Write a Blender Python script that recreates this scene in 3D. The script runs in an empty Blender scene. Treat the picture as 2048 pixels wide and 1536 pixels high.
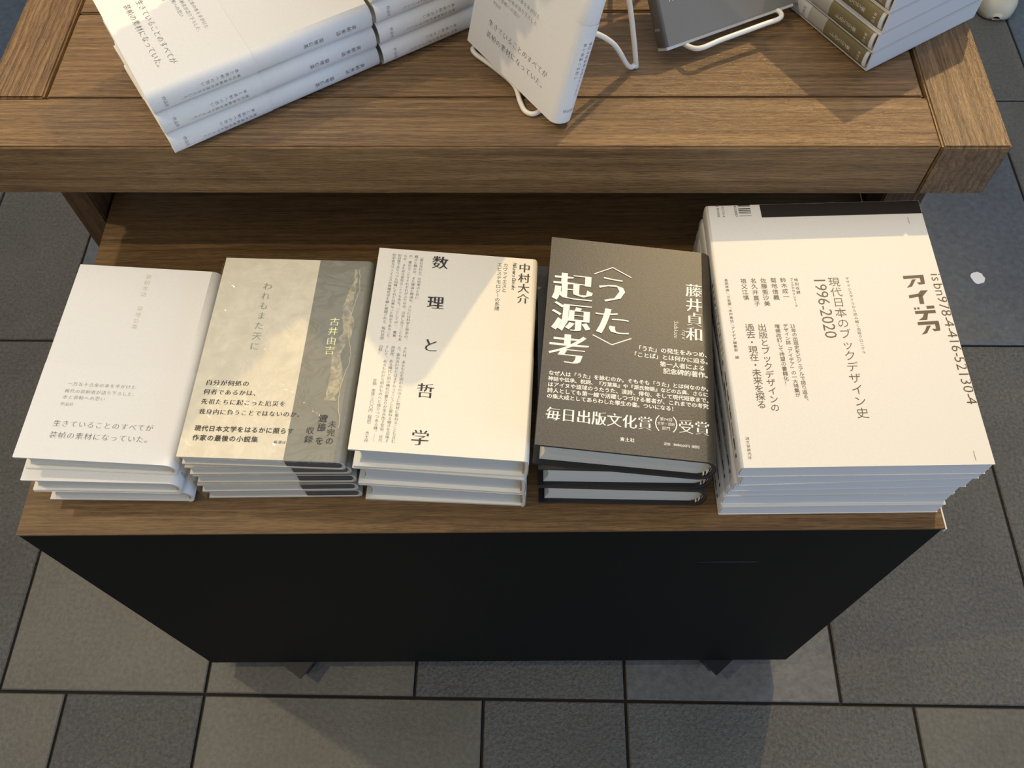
import bpy, bmesh, math, random
from mathutils import Vector, Matrix, noise
random.seed(7)
scene = bpy.context.scene
C = scene.collection
R = math.radians
ZB = 0.5589            # height of the book cart's top above the floor
TZ = ZB + 0.165        # height of the table top

# ------------------------------------------------------------------ camera
cam_d = bpy.data.cameras.new('camera')
cam_d.sensor_fit = 'HORIZONTAL'; cam_d.sensor_width = 36.0
cam_d.lens = 36.0 * 1743.166 / 2048.0
cam_d.clip_start = 0.02; cam_d.clip_end = 60
cam = bpy.data.objects.new('camera', cam_d); C.objects.link(cam)
rot = Matrix.Rotation(0.0514789, 4, 'Z') @ Matrix.Rotation(0.5112725, 4, 'X') @ Matrix.Rotation(-0.0382302, 4, 'Z')
cam.matrix_world = Matrix.Translation((0.43675, -0.240447, 0.696563 + ZB)) @ rot
scene.camera = cam

# ------------------------------------------------------------------ view + world + lights
vs = scene.view_settings
vs.view_transform = 'Standard'; vs.look = 'None'; vs.gamma = 1.0; vs.use_curve_mapping = False
vs.exposure = -0.02
w = bpy.data.worlds.new('world'); scene.world = w; w.use_nodes = True
nt = w.node_tree; nt.nodes.clear()
wo = nt.nodes.new('ShaderNodeOutputWorld'); wb = nt.nodes.new('ShaderNodeBackground')
wb.inputs[0].default_value = (0.86, 0.90, 1.0, 1); wb.inputs[1].default_value = 0.24
nt.links.new(wb.outputs[0], wo.inputs[0])

def aim(o, target):
    d = Vector(target) - o.location
    o.rotation_euler = d.to_track_quat('-Z', 'Y').to_euler()
def spot(name, loc, target, power, col, size=60, rad=0.02, blend=0.6):
    l = bpy.data.lights.new(name, 'SPOT'); l.energy = power; l.color = col
    l.spot_size = R(size); l.spot_blend = blend; l.shadow_soft_size = rad
    o = bpy.data.objects.new(name, l); C.objects.link(o); o.location = loc; aim(o, target); return o
def area(name, loc, target, power, col, sx, sy):
    l = bpy.data.lights.new(name, 'AREA'); l.energy = power; l.color = col
    l.shape = 'RECTANGLE'; l.size = sx; l.size_y = sy
    o = bpy.data.objects.new(name, l); C.objects.link(o); o.location = loc; aim(o, target); return o
WARM = (1.0, 0.80, 0.50)
spot('ceiling_spot_back', (1.185, 1.366, 2.04), (0.45, 0.2, 0.7), 84, (1.0, 0.72, 0.34), 75, 0.012)
spot('ceiling_spot_front', (-0.60, -0.19, 2.46), (0.40, 0.25, 0.7), 40, (1.0, 0.80, 0.50), 60, 0.015)
spot('left_fill_spot', (-1.1, 0.6, 2.6), (-0.12, 0.35, 0.5), 62, (1.0, 0.79, 0.48), 58, 0.03)  # added warm fill for the left floor and the front table stack
area('window_daylight', (3.8, -1.5, 1.25), (0.4, 0.1, 0.6), 60, (0.42, 0.64, 1.0), 2.0, 1.6)
area('overhead_fill', (0.6, 1.3, 3.2), (0.5, 0.2, 0.6), 30, (1.0, 0.97, 0.92), 2.4, 2.0)  # added overhead fill for the ambient level, set back to darken the front floor
area('front_fill', (0.2, -1.6, 3.2), (0.5, 0.2, 0.6), 19, (1.0, 0.94, 0.82), 2.4, 2.0)  # added soft fill to lighten the page edges facing the camera

# ------------------------------------------------------------------ materials
def newmat(name, base=(0.8, 0.8, 0.8), rough=0.5, metal=0.0, spec=0.5):
    m = bpy.data.materials.new(name); m.use_nodes = True
    b = m.node_tree.nodes['Principled BSDF']
    b.inputs['Base Color'].default_value = (*base, 1); b.inputs['Roughness'].default_value = rough
    b.inputs['Metallic'].default_value = metal; b.inputs['Specular IOR Level'].default_value = spec
    return m
def nodes(m):
    return m.node_tree.nodes, m.node_tree.links, m.node_tree.nodes['Principled BSDF']
def coords(m, scale, kind='Object', rotz=0.0):
    n, l, b = nodes(m)
    tc = n.new('ShaderNodeTexCoord'); mp = n.new('ShaderNodeMapping')
    mp.inputs['Scale'].default_value = scale; mp.inputs['Rotation'].default_value = (0, 0, rotz)
    l.new(tc.outputs[kind], mp.inputs['Vector']); return mp.outputs['Vector']
def noise_n(m, vec, scale, detail=4, rough=0.5, dist=0.0):
    n, l, b = nodes(m); t = n.new('ShaderNodeTexNoise')
    t.inputs['Scale'].default_value = scale; t.inputs['Detail'].default_value = detail
    t.inputs['Roughness'].default_value = rough; t.inputs['Distortion'].default_value = dist
    l.new(vec, t.inputs['Vector']); return t.outputs['Fac']
def ramp(m, fac, stops):
    n, l, b = nodes(m); r = n.new('ShaderNodeValToRGB'); cr = r.color_ramp
    while len(cr.elements) < len(stops): cr.elements.new(0.5)
    for e, (p, c) in zip(cr.elements, stops): e.position = p; e.color = (*c, 1) if len(c) == 3 else c
    l.new(fac, r.inputs['Fac']); return r.outputs['Color']
def mixc(m, fac, a, b_, mode='MIX'):
    n, l, b = nodes(m); x = n.new('ShaderNodeMix'); x.data_type = 'RGBA'; x.blend_type = mode
    for s, i in ((fac, 0), (a, 6), (b_, 7)):
        if isinstance(s, (int, float)): x.inputs[i].default_value = s
        elif isinstance(s, tuple): x.inputs[i].default_value = (*s, 1)
        else: l.new(s, x.inputs[i])
    return x.outputs[2]
def bump(m, h, strength, dist):
    n, l, b = nodes(m); x = n.new('ShaderNodeBump')
    x.inputs['Strength'].default_value = strength; x.inputs['Distance'].default_value = dist
    l.new(h, x.inputs['Height']); l.new(x.outputs['Normal'], b.inputs['Normal'])
def paper(name, col, rough=0.65, grain=0.03, bumpd=0.00004, spec=0.3):
    m = newmat(name, col, rough, 0, spec)
    v = coords(m, (1, 1, 1)); f = noise_n(m, v, 900, 3)
    dk = tuple(c * (1 - grain * 2) for c in col)
    n, l, b = nodes(m)
    l.new(ramp(m, f, [(0.3, dk), (0.7, col)]), b.inputs['Base Color'])
    if bumpd: bump(m, f, 0.4, bumpd)
    return m
def wood(name, axis, dark, mid, light, rough=0.5, cath=0.5, bumpd=0.0006, spec=0.4):
    m = newmat(name, mid, rough, 0, spec); n, l, b = nodes(m)
    def sc(a, t): return {'X': (a, t, t), 'Y': (t, a, t), 'Z': (t, t, a)}[axis]
    big = noise_n(m, coords(m, sc(2.2, 9)), 1.0, 5, 0.55, 0.6)
    pore = noise_n(m, coords(m, sc(75, 1500)), 1.0, 3, 0.6, 0.3)
    fibre = noise_n(m, coords(m, sc(16, 700)), 1.0, 4, 0.7, 0.2)
    midn = noise_n(m, coords(m, sc(2.5, 110)), 1.0, 5, 0.65, 0.7)
    wv = n.new('ShaderNodeTexWave'); wv.wave_type = 'BANDS'; wv.bands_direction = 'Y' if axis == 'X' else 'X'
    wv.inputs['Scale'].default_value = 11.0; wv.inputs['Distortion'].default_value = 7.0
    wv.inputs['Detail'].default_value = 3; wv.inputs['Detail Scale'].default_value = 1.0
    l.new(coords(m, sc(0.8, 4.5)), wv.inputs['Vector'])
    c = ramp(m, midn, [(0.30, dark), (0.5, mid), (0.72, light)])
    c2 = ramp(m, wv.outputs['Fac'], [(0.0, (0.60, 0.57, 0.52)), (0.35, (1, 1, 1)), (1, (1, 1, 1))])
    c = mixc(m, cath, c, c2, 'MULTIPLY')
    c = mixc(m, 0.70, c, ramp(m, pore, [(0.36, (0.38, 0.34, 0.30)), (0.52, (1, 1, 1)), (0.75, (1.15, 1.12, 1.05))]), 'MULTIPLY')
    c = mixc(m, 0.75, c, ramp(m, fibre, [(0.34, (0.50, 0.46, 0.42)), (0.55, (1, 1, 1))]), 'MULTIPLY')
    c = mixc(m, 0.8, c, ramp(m, big, [(0.3, (0.80, 0.78, 0.76)), (0.7, (1.0, 1.0, 1.0))]), 'MULTIPLY')
    l.new(c, b.inputs['Base Color'])
    def add(a_, b_, k):
        x = n.new('ShaderNodeMath'); x.operation = 'MULTIPLY_ADD'; l.new(a_, x.inputs[0]); x.inputs[1].default_value = k; l.new(b_, x.inputs[2]); return x.outputs[0]
    grit = noise_n(m, coords(m, sc(420, 900)), 1.0, 2, 0.6)
    hgt = add(wv.outputs['Fac'], add(fibre, add(grit, pore, 0.5), 1.0), 0.6)
    bump(m, hgt, 0.8, bumpd)
    rr = n.new('ShaderNodeMapRange'); rr.inputs[3].default_value = rough - 0.14; rr.inputs[4].default_value = rough + 0.14
    l.new(pore, rr.inputs[0]); l.new(rr.outputs[0], b.inputs['Roughness'])
    return m

WD, WM, WL = (0.165, 0.090, 0.030), (0.262, 0.152, 0.058), (0.355, 0.218, 0.092)
M = {}
M['table_x'] = wood('stained_oak_lengthwise', 'X', WD, WM, WL, 0.34, 0.5, 0.0009, 0.7)
M['table_y'] = wood('stained_oak_crosswise', 'Y', WD, WM, WL, 0.34, 0.85, 0.0009, 0.7)
M['cart_top'] = wood('walnut_laminate', 'X', (0.130, 0.072, 0.028), (0.205, 0.120, 0.048), (0.28, 0.17, 0.072), 0.5, 0.2, 0.00015)
M['edge_wood'] = newmat('pale_edge_tape', (0.35, 0.22, 0.11), 0.6)
def black_lam():
    m = newmat('black_laminate', (0.0045, 0.0045, 0.0045), 0.6, 0, 0.18); n, l, b = nodes(m)
    f = noise_n(m, coords(m, (1, 1, 1)), 1400, 2); bump(m, f, 0.3, 0.0002); return m
M['black_lam'] = black_lam()
M['white_jacket'] = paper('white_jacket_paper', (0.80, 0.79, 0.77), 0.55)
M['white_obi'] = paper('white_band_paper', (0.81, 0.80, 0.78), 0.5)
M['cream_jacket'] = paper('cream_white_paper', (0.76, 0.73, 0.65), 0.5)
M['cover_white'] = paper('softcover_white_paper', (0.70, 0.685, 0.65), 0.5)
M['pages'] = None
def pages_mat(name, a, b_):
    m = newmat(name, a, 0.85, 0, 0.1); n, l, b = nodes(m)
    f = noise_n(m, coords(m, (2, 2, 2600)), 1.0, 3, 0.7)
    l.new(ramp(m, f, [(0.35, b_), (0.6, a)]), b.inputs['Base Color']); bump(m, f, 0.4, 0.0002); return m
M['pages'] = pages_mat('page_edges_cream', (0.74, 0.71, 0.63), (0.60, 0.57, 0.49))
M['pages_white'] = pages_mat('page_edges_white', (0.78, 0.78, 0.78), (0.66, 0.66, 0.66))
M['board'] = newmat('white_board', (0.78, 0.76, 0.70), 0.6)
M['black_board'] = newmat('black_board', (0.012, 0.012, 0.013), 0.35)
def dark_jacket():
    m = newmat('dark_grey_jacket', (0.05, 0.046, 0.042), 0.42, 0, 0.6); n, l, b = nodes(m)
    f = noise_n(m, coords(m, (1, 1, 1)), 650, 4, 0.7)
    l.new(ramp(m, f, [(0.35, (0.024, 0.022, 0.020)), (0.75, (0.060, 0.053, 0.044))]), b.inputs['Base Color'])
    bump(m, f, 0.5, 0.00025); return m
M['dark_jacket'] = dark_jacket()
def beige_mottled():
    m = newmat('mottled_beige_jacket', (0.6, 0.55, 0.42), 0.45, 0, 0.4); n, l, b = nodes(m)
    f = noise_n(m, coords(m, (1, 1, 1)), 70, 6, 0.65, 0.4)
    l.new(ramp(m, f, [(0.35, (0.62, 0.58, 0.47)), (0.65, (0.70, 0.66, 0.54))]), b.inputs['Base Color']); return m
M['beige'] = beige_mottled()
M['grey_strip'] = paper('grey_green_strip', (0.235, 0.235, 0.20), 0.45)
def marble():
    m = newmat('pale_marbled_print', (0.40, 0.37, 0.27), 0.5); n, l, b = nodes(m)
    f = noise_n(m, coords(m, (1, 1, 1)), 160, 6, 0.75, 0.6)
    l.new(ramp(m, f, [(0.42, (0.25, 0.245, 0.205)), (0.62, (0.50, 0.45, 0.30))]), b.inputs['Base Color']); return m
M['marble'] = marble()
M['marble_vein'] = newmat('pale_vein_print', (0.52, 0.49, 0.34), 0.5)
M['dark_pages'] = pages_mat('dark_page_edges', (0.10, 0.105, 0.11), (0.07, 0.075, 0.08))
M['grey_pages'] = pages_mat('grey_page_edges', (0.80, 0.77, 0.70), (0.62, 0.60, 0.54))
def vinyl():
    m = bpy.data.materials.new('clear_vinyl'); m.use_nodes = True; n = m.node_tree.nodes; l = m.node_tree.links; n.clear()
    o = n.new('ShaderNodeOutputMaterial'); mx = n.new('ShaderNodeMixShader'); t = n.new('ShaderNodeBsdfTransparent')
    g = n.new('ShaderNodeBsdfGlossy'); g.inputs['Roughness'].default_value = 0.12
    lwf = n.new('ShaderNodeLayerWeight'); lwf.inputs['Blend'].default_value = 0.5
    pw = n.new('ShaderNodeMath'); pw.operation = 'POWER'; pw.inputs[1].default_value = 3.0; l.new(lwf.outputs['Facing'], pw.inputs[0])
    lw = n.new('ShaderNodeMath'); lw.operation = 'MULTIPLY_ADD'; lw.inputs[1].default_value = 0.45; lw.inputs[2].default_value = 0.025; l.new(pw.outputs[0], lw.inputs[0])
    tc = n.new('ShaderNodeTexCoord'); ns = n.new('ShaderNodeTexNoise'); ns.inputs['Scale'].default_value = 55
    ns.inputs['Detail'].default_value = 3; ns.inputs['Distortion'].default_value = 1.2
    mp = n.new('ShaderNodeMapping'); mp.inputs['Scale'].default_value = (0.6, 1, 2)
    bp = n.new('ShaderNodeBump'); bp.inputs['Strength'].default_value = 0.6; bp.inputs['Distance'].default_value = 0.004
    l.new(tc.outputs['Object'], mp.inputs['Vector']); l.new(mp.outputs[0], ns.inputs['Vector'])
    l.new(ns.outputs['Fac'], bp.inputs['Height']); l.new(bp.outputs[0], g.inputs['Normal'])
    l.new(lw.outputs[0], mx.inputs[0]); l.new(t.outputs[0], mx.inputs[1]); l.new(g.outputs[0], mx.inputs[2]); l.new(mx.outputs[0], o.inputs[0])
    return m
M['vinyl'] = vinyl()
M['grey_cover'] = paper('grey_cover', (0.19, 0.185, 0.17), 0.5)
M['grey_cover_light'] = paper('lighter_grey_cover', (0.245, 0.23, 0.20), 0.5)
M['khaki'] = paper('khaki_spine', (0.20, 0.165, 0.085), 0.55)
M['obi_grey'] = paper('pale_grey_band', (0.42, 0.40, 0.36), 0.55)
M['slipcase'] = paper('white_slipcase_card', (0.63, 0.625, 0.62), 0.6)
M['slip_edge'] = newmat('slipcase_cut_edge', (0.62, 0.57, 0.45), 0.7)
M['gap_black'] = newmat('black_lining', (0.01, 0.01, 0.01), 0.8)
M['black_print'] = newmat('black_printed_band', (0.018, 0.014, 0.013), 0.35)
M['ink'] = newmat('black_ink', (0.018, 0.017, 0.016), 0.5)
M['ink_grey'] = newmat('grey_ink', (0.17, 0.16, 0.15), 0.5)
M['ink_soft'] = newmat('soft_grey_ink', (0.30, 0.29, 0.28), 0.5)
M['ink_brown'] = newmat('brown_ink', (0.065, 0.045, 0.030), 0.5)
M['ink_white'] = newmat('white_ink', (0.86, 0.85, 0.80), 0.5)
M['foil_pale'] = newmat('pale_foil', (0.80, 0.74, 0.58), 0.25, 0.35)
M['foil_gold'] = newmat('gold_foil', (0.80, 0.78, 0.38), 0.3, 0.5)
M['foil_silver'] = newmat('silver_green_foil', (0.30, 0.35, 0.26), 0.35, 0.4)
M['wire'] = newmat('white_coated_wire', (0.82, 0.79, 0.70), 0.28, 0, 0.5)
M['steel'] = newmat('castor_steel', (0.35, 0.36, 0.38), 0.35, 0.9)
M['black_plastic'] = newmat('black_plastic', (0.012, 0.014, 0.02), 0.35)
M['rubber'] = newmat('black_rubber', (0.012, 0.014, 0.02), 0.3)
M['shoe'] = newmat('cream_leather', (0.62, 0.56, 0.42), 0.5)
M['sole'] = newmat('dark_sole', (0.05, 0.045, 0.035), 0.7)
M['scrap'] = newmat('white_paper_scrap', (0.85, 0.86, 0.88), 0.6)
def headband_mat(name, a, b_):
    m = newmat(name, a, 0.7); n, l, b = nodes(m)
    wv = n.new('ShaderNodeTexWave'); wv.inputs['Scale'].default_value = 170; wv.bands_direction = 'X'
    l.new(coords(m, (1, 1, 1)), wv.inputs['Vector'])
    l.new(ramp(m, wv.outputs['Fac'], [(0.45, a), (0.55, b_)]), b.inputs['Base Color']); return m
M['hb_tan'] = headband_mat('tan_headband', (0.50, 0.36, 0.18), (0.62, 0.50, 0.30))
M['hb_bw'] = headband_mat('black_and_white_headband', (0.02, 0.02, 0.02), (0.75, 0.72, 0.62))

M['leg_wood'] = wood('leg_oak', 'Z', WD, (0.13, 0.072, 0.032), (0.20, 0.115, 0.055), 0.5, 0.3, 0.0004)
M['chalk'] = newmat('pale_scuff', (0.05, 0.05, 0.05), 0.8)
M['pages_cool'] = pages_mat('page_edges_offwhite', (0.72, 0.72, 0.68), (0.60, 0.60, 0.56))
M['cream_band'] = paper('cream_band_paper', (0.775, 0.745, 0.665), 0.5)

# ------------------------------------------------------------------ object helpers
def mesh_obj(name, verts, faces, mat, parent=None, smooth=False, mats=None, midx=None):
    me = bpy.data.meshes.new(name); me.from_pydata([tuple(v) for v in verts], [], faces); me.update()
    for m in (mats or [mat]): me.materials.append(m)
    if midx:
        for p, i in zip(me.polygons, midx): p.material_index = i
    if smooth:
        for p in me.polygons: p.use_smooth = True
    o = bpy.data.objects.new(name, me); C.objects.link(o)
    if parent: o.parent = parent
    return o
def from_bm(name, bm, mat, parent=None, smooth=False):
    bmesh.ops.recalc_face_normals(bm, faces=bm.faces)
    me = bpy.data.meshes.new(name); bm.to_mesh(me); bm.free(); me.materials.append(mat)
    if smooth:
        for p in me.polygons: p.use_smooth = True
    o = bpy.data.objects.new(name, me); C.objects.link(o)
    if parent: o.parent = parent
    return o
def bm_box(bm, x0, x1, y0, y1, z0, z1, bev=0.0, seg=2):
    r = bmesh.ops.create_cube(bm, size=1.0)
    vs_ = r['verts']
    for v in vs_:
        v.co = Vector(((x0 + x1) / 2 + v.co.x * (x1 - x0), (y0 + y1) / 2 + v.co.y * (y1 - y0), (z0 + z1) / 2 + v.co.z * (z1 - z0)))
    if bev:
        es = list({e for v in vs_ for e in v.link_edges})
        bmesh.ops.bevel(bm, geom=es, offset=bev, segments=seg, affect='EDGES')
def box(name, b6, mat, parent=None, bev=0.0):
    bm = bmesh.new(); bm_box(bm, *b6, bev=bev); return from_bm(name, bm, mat, parent)
def thing(name, label, cat, mat_w=None, group=None):
    o = bpy.data.objects.new(name, None); C.objects.link(o); o.empty_display_size = 0.02
    o['label'] = label; o['category'] = cat
    if group: o['group'] = group
    if mat_w is not None: o.matrix_world = mat_w
    return o
def tag(o, label, cat, group=None):
    o['label'] = label; o['category'] = cat
    if group: o['group'] = group
    return o
def copy_tree(o, parent=None, skip=()):
    c = o.copy(); C.objects.link(c); c.parent = parent
    for ch in list(o.children):
        if ch.name.split('.')[0] in skip: continue
        copy_tree(ch, c, skip)
    return c
def tube(name, pts, rad, mat, parent=None, seg=10, sub=6):
    """round wire through the points, smoothed with a Catmull-Rom spline"""
    P = [Vector(p) for p in pts]; Q = []
    for i in range(len(P) - 1):
        a = P[max(i - 1, 0)]; b = P[i]; c = P[i + 1]; d = P[min(i + 2, len(P) - 1)]
        for k in range(sub):
            t = k / sub
            Q.append(0.5 * ((2 * b) + (c - a) * t + (2 * a - 5 * b + 4 * c - d) * t * t + (3 * b - a - 3 * c + d) * t ** 3))
    Q.append(P[-1]); V = []; F = []
    up = Vector((0.13, 0.21, 1)).normalized()
    for i, p in enumerate(Q):
        t = (Q[min(i + 1, len(Q) - 1)] - Q[max(i - 1, 0)]).normalized()
        s = t.cross(up); s = s.normalized() if s.length > 1e-4 else Vector((1, 0, 0)); u = s.cross(t).normalized(); up = u
        for k in range(seg):
            a = 2 * math.pi * k / seg; V.append(p + rad * (math.cos(a) * s + math.sin(a) * u))
    for i in range(len(Q) - 1):
        for k in range(seg):
            k2 = (k + 1) % seg; F.append((i * seg + k, i * seg + k2, (i + 1) * seg + k2, (i + 1) * seg + k))
    F.append(tuple(range(seg))[::-1]); F.append(tuple((len(Q) - 1) * seg + k for k in range(seg)))
    return mesh_obj(name, V, F, mat, parent, smooth=True)

# ------------------------------------------------------------------ lettering
font_cu = bpy.data.curves.new('glyph_source', 'FONT'); font_cu.size = 1.0; font_cu.resolution_u = 2
font_ob = bpy.data.objects.new('glyph_source', font_cu); C.objects.link(font_ob)
raw = {}
def raw_glyph(ch):
    if ch in raw: return raw[ch]
    font_cu.body = ch; bpy.context.view_layer.update()
    dg = bpy.context.evaluated_depsgraph_get()
    me = bpy.data.meshes.new_from_object(font_ob.evaluated_get(dg))
    V = [(v.co.x, v.co.y) for v in me.vertices]; F = [tuple(p.vertices) for p in me.polygons]
    bpy.data.meshes.remove(me)
    key = {}; mp = []; NV = []
    for x, y in V:
        k = (round(x, 4), round(y, 4))
        if k not in key: key[k] = len(NV); NV.append((x, y))
        mp.append(key[k])
    NF = []
    for f in F:
        g = []
        for i in f:
            if mp[i] not in g: g.append(mp[i])
        if len(g) > 2:
            ar = sum(NV[g[i]][0] * NV[g[(i + 1) % len(g)]][1] - NV[g[(i + 1) % len(g)]][0] * NV[g[i]][1] for i in range(len(g)))
            NF.append(tuple(g) if ar > 0 else tuple(g[::-1]))
    raw[ch] = (NV, NF); return raw[ch]
_b = raw_glyph('国')[0]
EMX = (min(v[0] for v in _b) + max(v[0] for v in _b)) / 2
EMY = (min(v[1] for v in _b) + max(v[1] for v in _b)) / 2
EM = (max(v[0] for v in _b) - min(v[0] for v in _b)) / 0.80      # size of one full-width cell
STY = {'g': (0, 0), 'gb': (0.018, 0.014), 'gl': (-0.008, -0.008), 'm': (0.000, -0.018), 'mb': (0.040, -0.016), 'ms': (0.018, -0.018)}
styled = {}
def glyph(ch, sty):
    if (ch, sty) in styled: return styled[ch, sty]
    V, F = raw_glyph(ch); ax, ay = STY[sty]
    V = [((x - EMX) / EM, (y - EMY) / EM) for x, y in V]
    if (ax or ay) and V:
        de = {}
        for f in F:
            for i in range(len(f)): de[(f[i], f[(i + 1) % len(f)])] = 1
        acc = {}
        for (a, b) in de:
            if (b, a) in de: continue
            dx = V[b][0] - V[a][0]; dy = V[b][1] - V[a][1]; ln = math.hypot(dx, dy)
            if ln < 1e-6: continue
            nx, ny = dy / ln, -dx / ln; wgt = ax * nx * nx + ay * ny * ny
            for i in (a, b): acc.setdefault(i, []).append((nx, ny, wgt))
        NV = list(V)
        for i, L_ in acc.items():
            n1 = L_[0]; n2 = L_[-1]; det = n1[0] * n2[1] - n1[1] * n2[0]
            if abs(det) > 0.35:
                dx = (n1[2] * n2[1] - n2[2] * n1[1]) / det; dy = (n1[0] * n2[2] - n2[0] * n1[2]) / det
            else:
                dx = sum(n[0] * n[2] for n in L_) / len(L_); dy = sum(n[1] * n[2] for n in L_) / len(L_)
            mg = math.hypot(dx, dy); lim = 1.6 * max(abs(ax), abs(ay))
            if mg > lim: dx *= lim / mg; dy *= lim / mg
            NV[i] = (V[i][0] + dx, V[i][1] + dy)
        V = NV
    styled[ch, sty] = (V, F); return styled[ch, sty]
ROT = set('ー（）「」『』〈〉―…()-／')
PUN = set('、。')
def adv(ch): return 1.0 if ord(ch) > 0x2000 else (0.32 if ch in ' .-il1!' and ch not in '1' else 0.58)
class Text:
    """collects glyphs placed on a flat page (a = right, b = up, metres)"""
    def __init__(s): s.V = []; s.F = []
    def put(s, ch, a, b, sx, sy=None, rotd=0, sty='g', shear=0.0):
        if ch in ' 　': return
        sy = sy or sx; V, F = glyph(ch, sty); k = len(s.V); c, q = math.cos(R(rotd)), math.sin(R(rotd))
        for x, y in V:
            x = (x + shear * y) * sx; y *= sy; s.V.append((a + x * c - y * q, b + x * q + y * c))
        s.F += [tuple(i + k for i in f) for f in F]
    def vert(s, st, a, b0, b1, size=None, sty='g', fit=0.95, wid=1.0):
        """vertical column from top b0 to bottom b1, centred on a"""
        p = (b0 - b1) / len(st); size = size or p * fit
        for i, ch in enumerate(st):
            b = b0 - (i + 0.5) * p
            if ch in ROT: s.put(ch, a, b, size, None, -90, sty)
            elif ch in PUN: s.put(ch, a + size * 0.55, b + size * 0.55, size, None, 0, sty)
            else: s.put(ch, a, b, size * wid, size, 0, sty)
    def horiz(s, st, a0, a1, b, size=None, sty='g', fit=0.97, slope=0.0, hgt=1.0):
        tot = sum(adv(c) for c in st); p = (a1 - a0) / tot; size = size or p * fit; x = a0
        for ch in st:
            w_ = adv(ch) * p; off = 0.0 if adv(ch) == 1.0 else (0.5 - adv(ch) / 2) * p
            s.put(ch, x + w_ / 2 + off, b + slope * (x - a0), size, size * hgt, 0, sty); x += w_
    def side(s, st, a, b0, b1, size, sty='g', shear=0.0, hgt=1.0):
        """line of latin text turned 90 degrees clockwise, running from b0 down to b1"""
        tot = sum(adv(c) for c in st); p = (b0 - b1) / tot; y = b0
        for ch in st:
            w_ = adv(ch) * p; off = 0.0 if adv(ch) == 1.0 else (0.5 - adv(ch) / 2) * size
            s.put(ch, a, y - w_ / 2 - off, size, size * hgt, -90, sty, shear); y -= w_
    def poly(s, pts):
        k = len(s.V); s.V += pts; s.F.append(tuple(range(k, k + len(pts))))
    def clip(s, amax):
        F = []
        for f in s.F:
            P = [s.V[i] for i in f]; out = []
            if all(p[0] <= amax for p in P): F.append(f); continue
            for i in range(len(P)):
                p, q = P[i], P[(i + 1) % len(P)]
                if p[0] <= amax: out.append(p)
                if (p[0] <= amax) != (q[0] <= amax): k = (amax - p[0]) / (q[0] - p[0]); out.append((amax, p[1] + k * (q[1] - p[1])))
            if len(out) > 2: k = len(s.V); s.V += out; F.append(tuple(range(k, k + len(out))))
        use = sorted({i for f in F for i in f}); mp = {o: n for n, o in enumerate(use)}
        s.V = [s.V[i] for i in use]; s.F = [tuple(mp[i] for i in f) for f in F]
    def scale(s, k): s.V = [(a * k, b * k) for a, b in s.V]; return s
    def line(s, a0, b0, a1, b1, t):
        dx, dy = a1 - a0, b1 - b0; ln = math.hypot(dx, dy); nx, ny = -dy / ln * t / 2, dx / ln * t / 2
        s.poly([(a0 + nx, b0 + ny), (a0 - nx, b0 - ny), (a1 - nx, b1 - ny), (a1 + nx, b1 + ny)])

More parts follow.
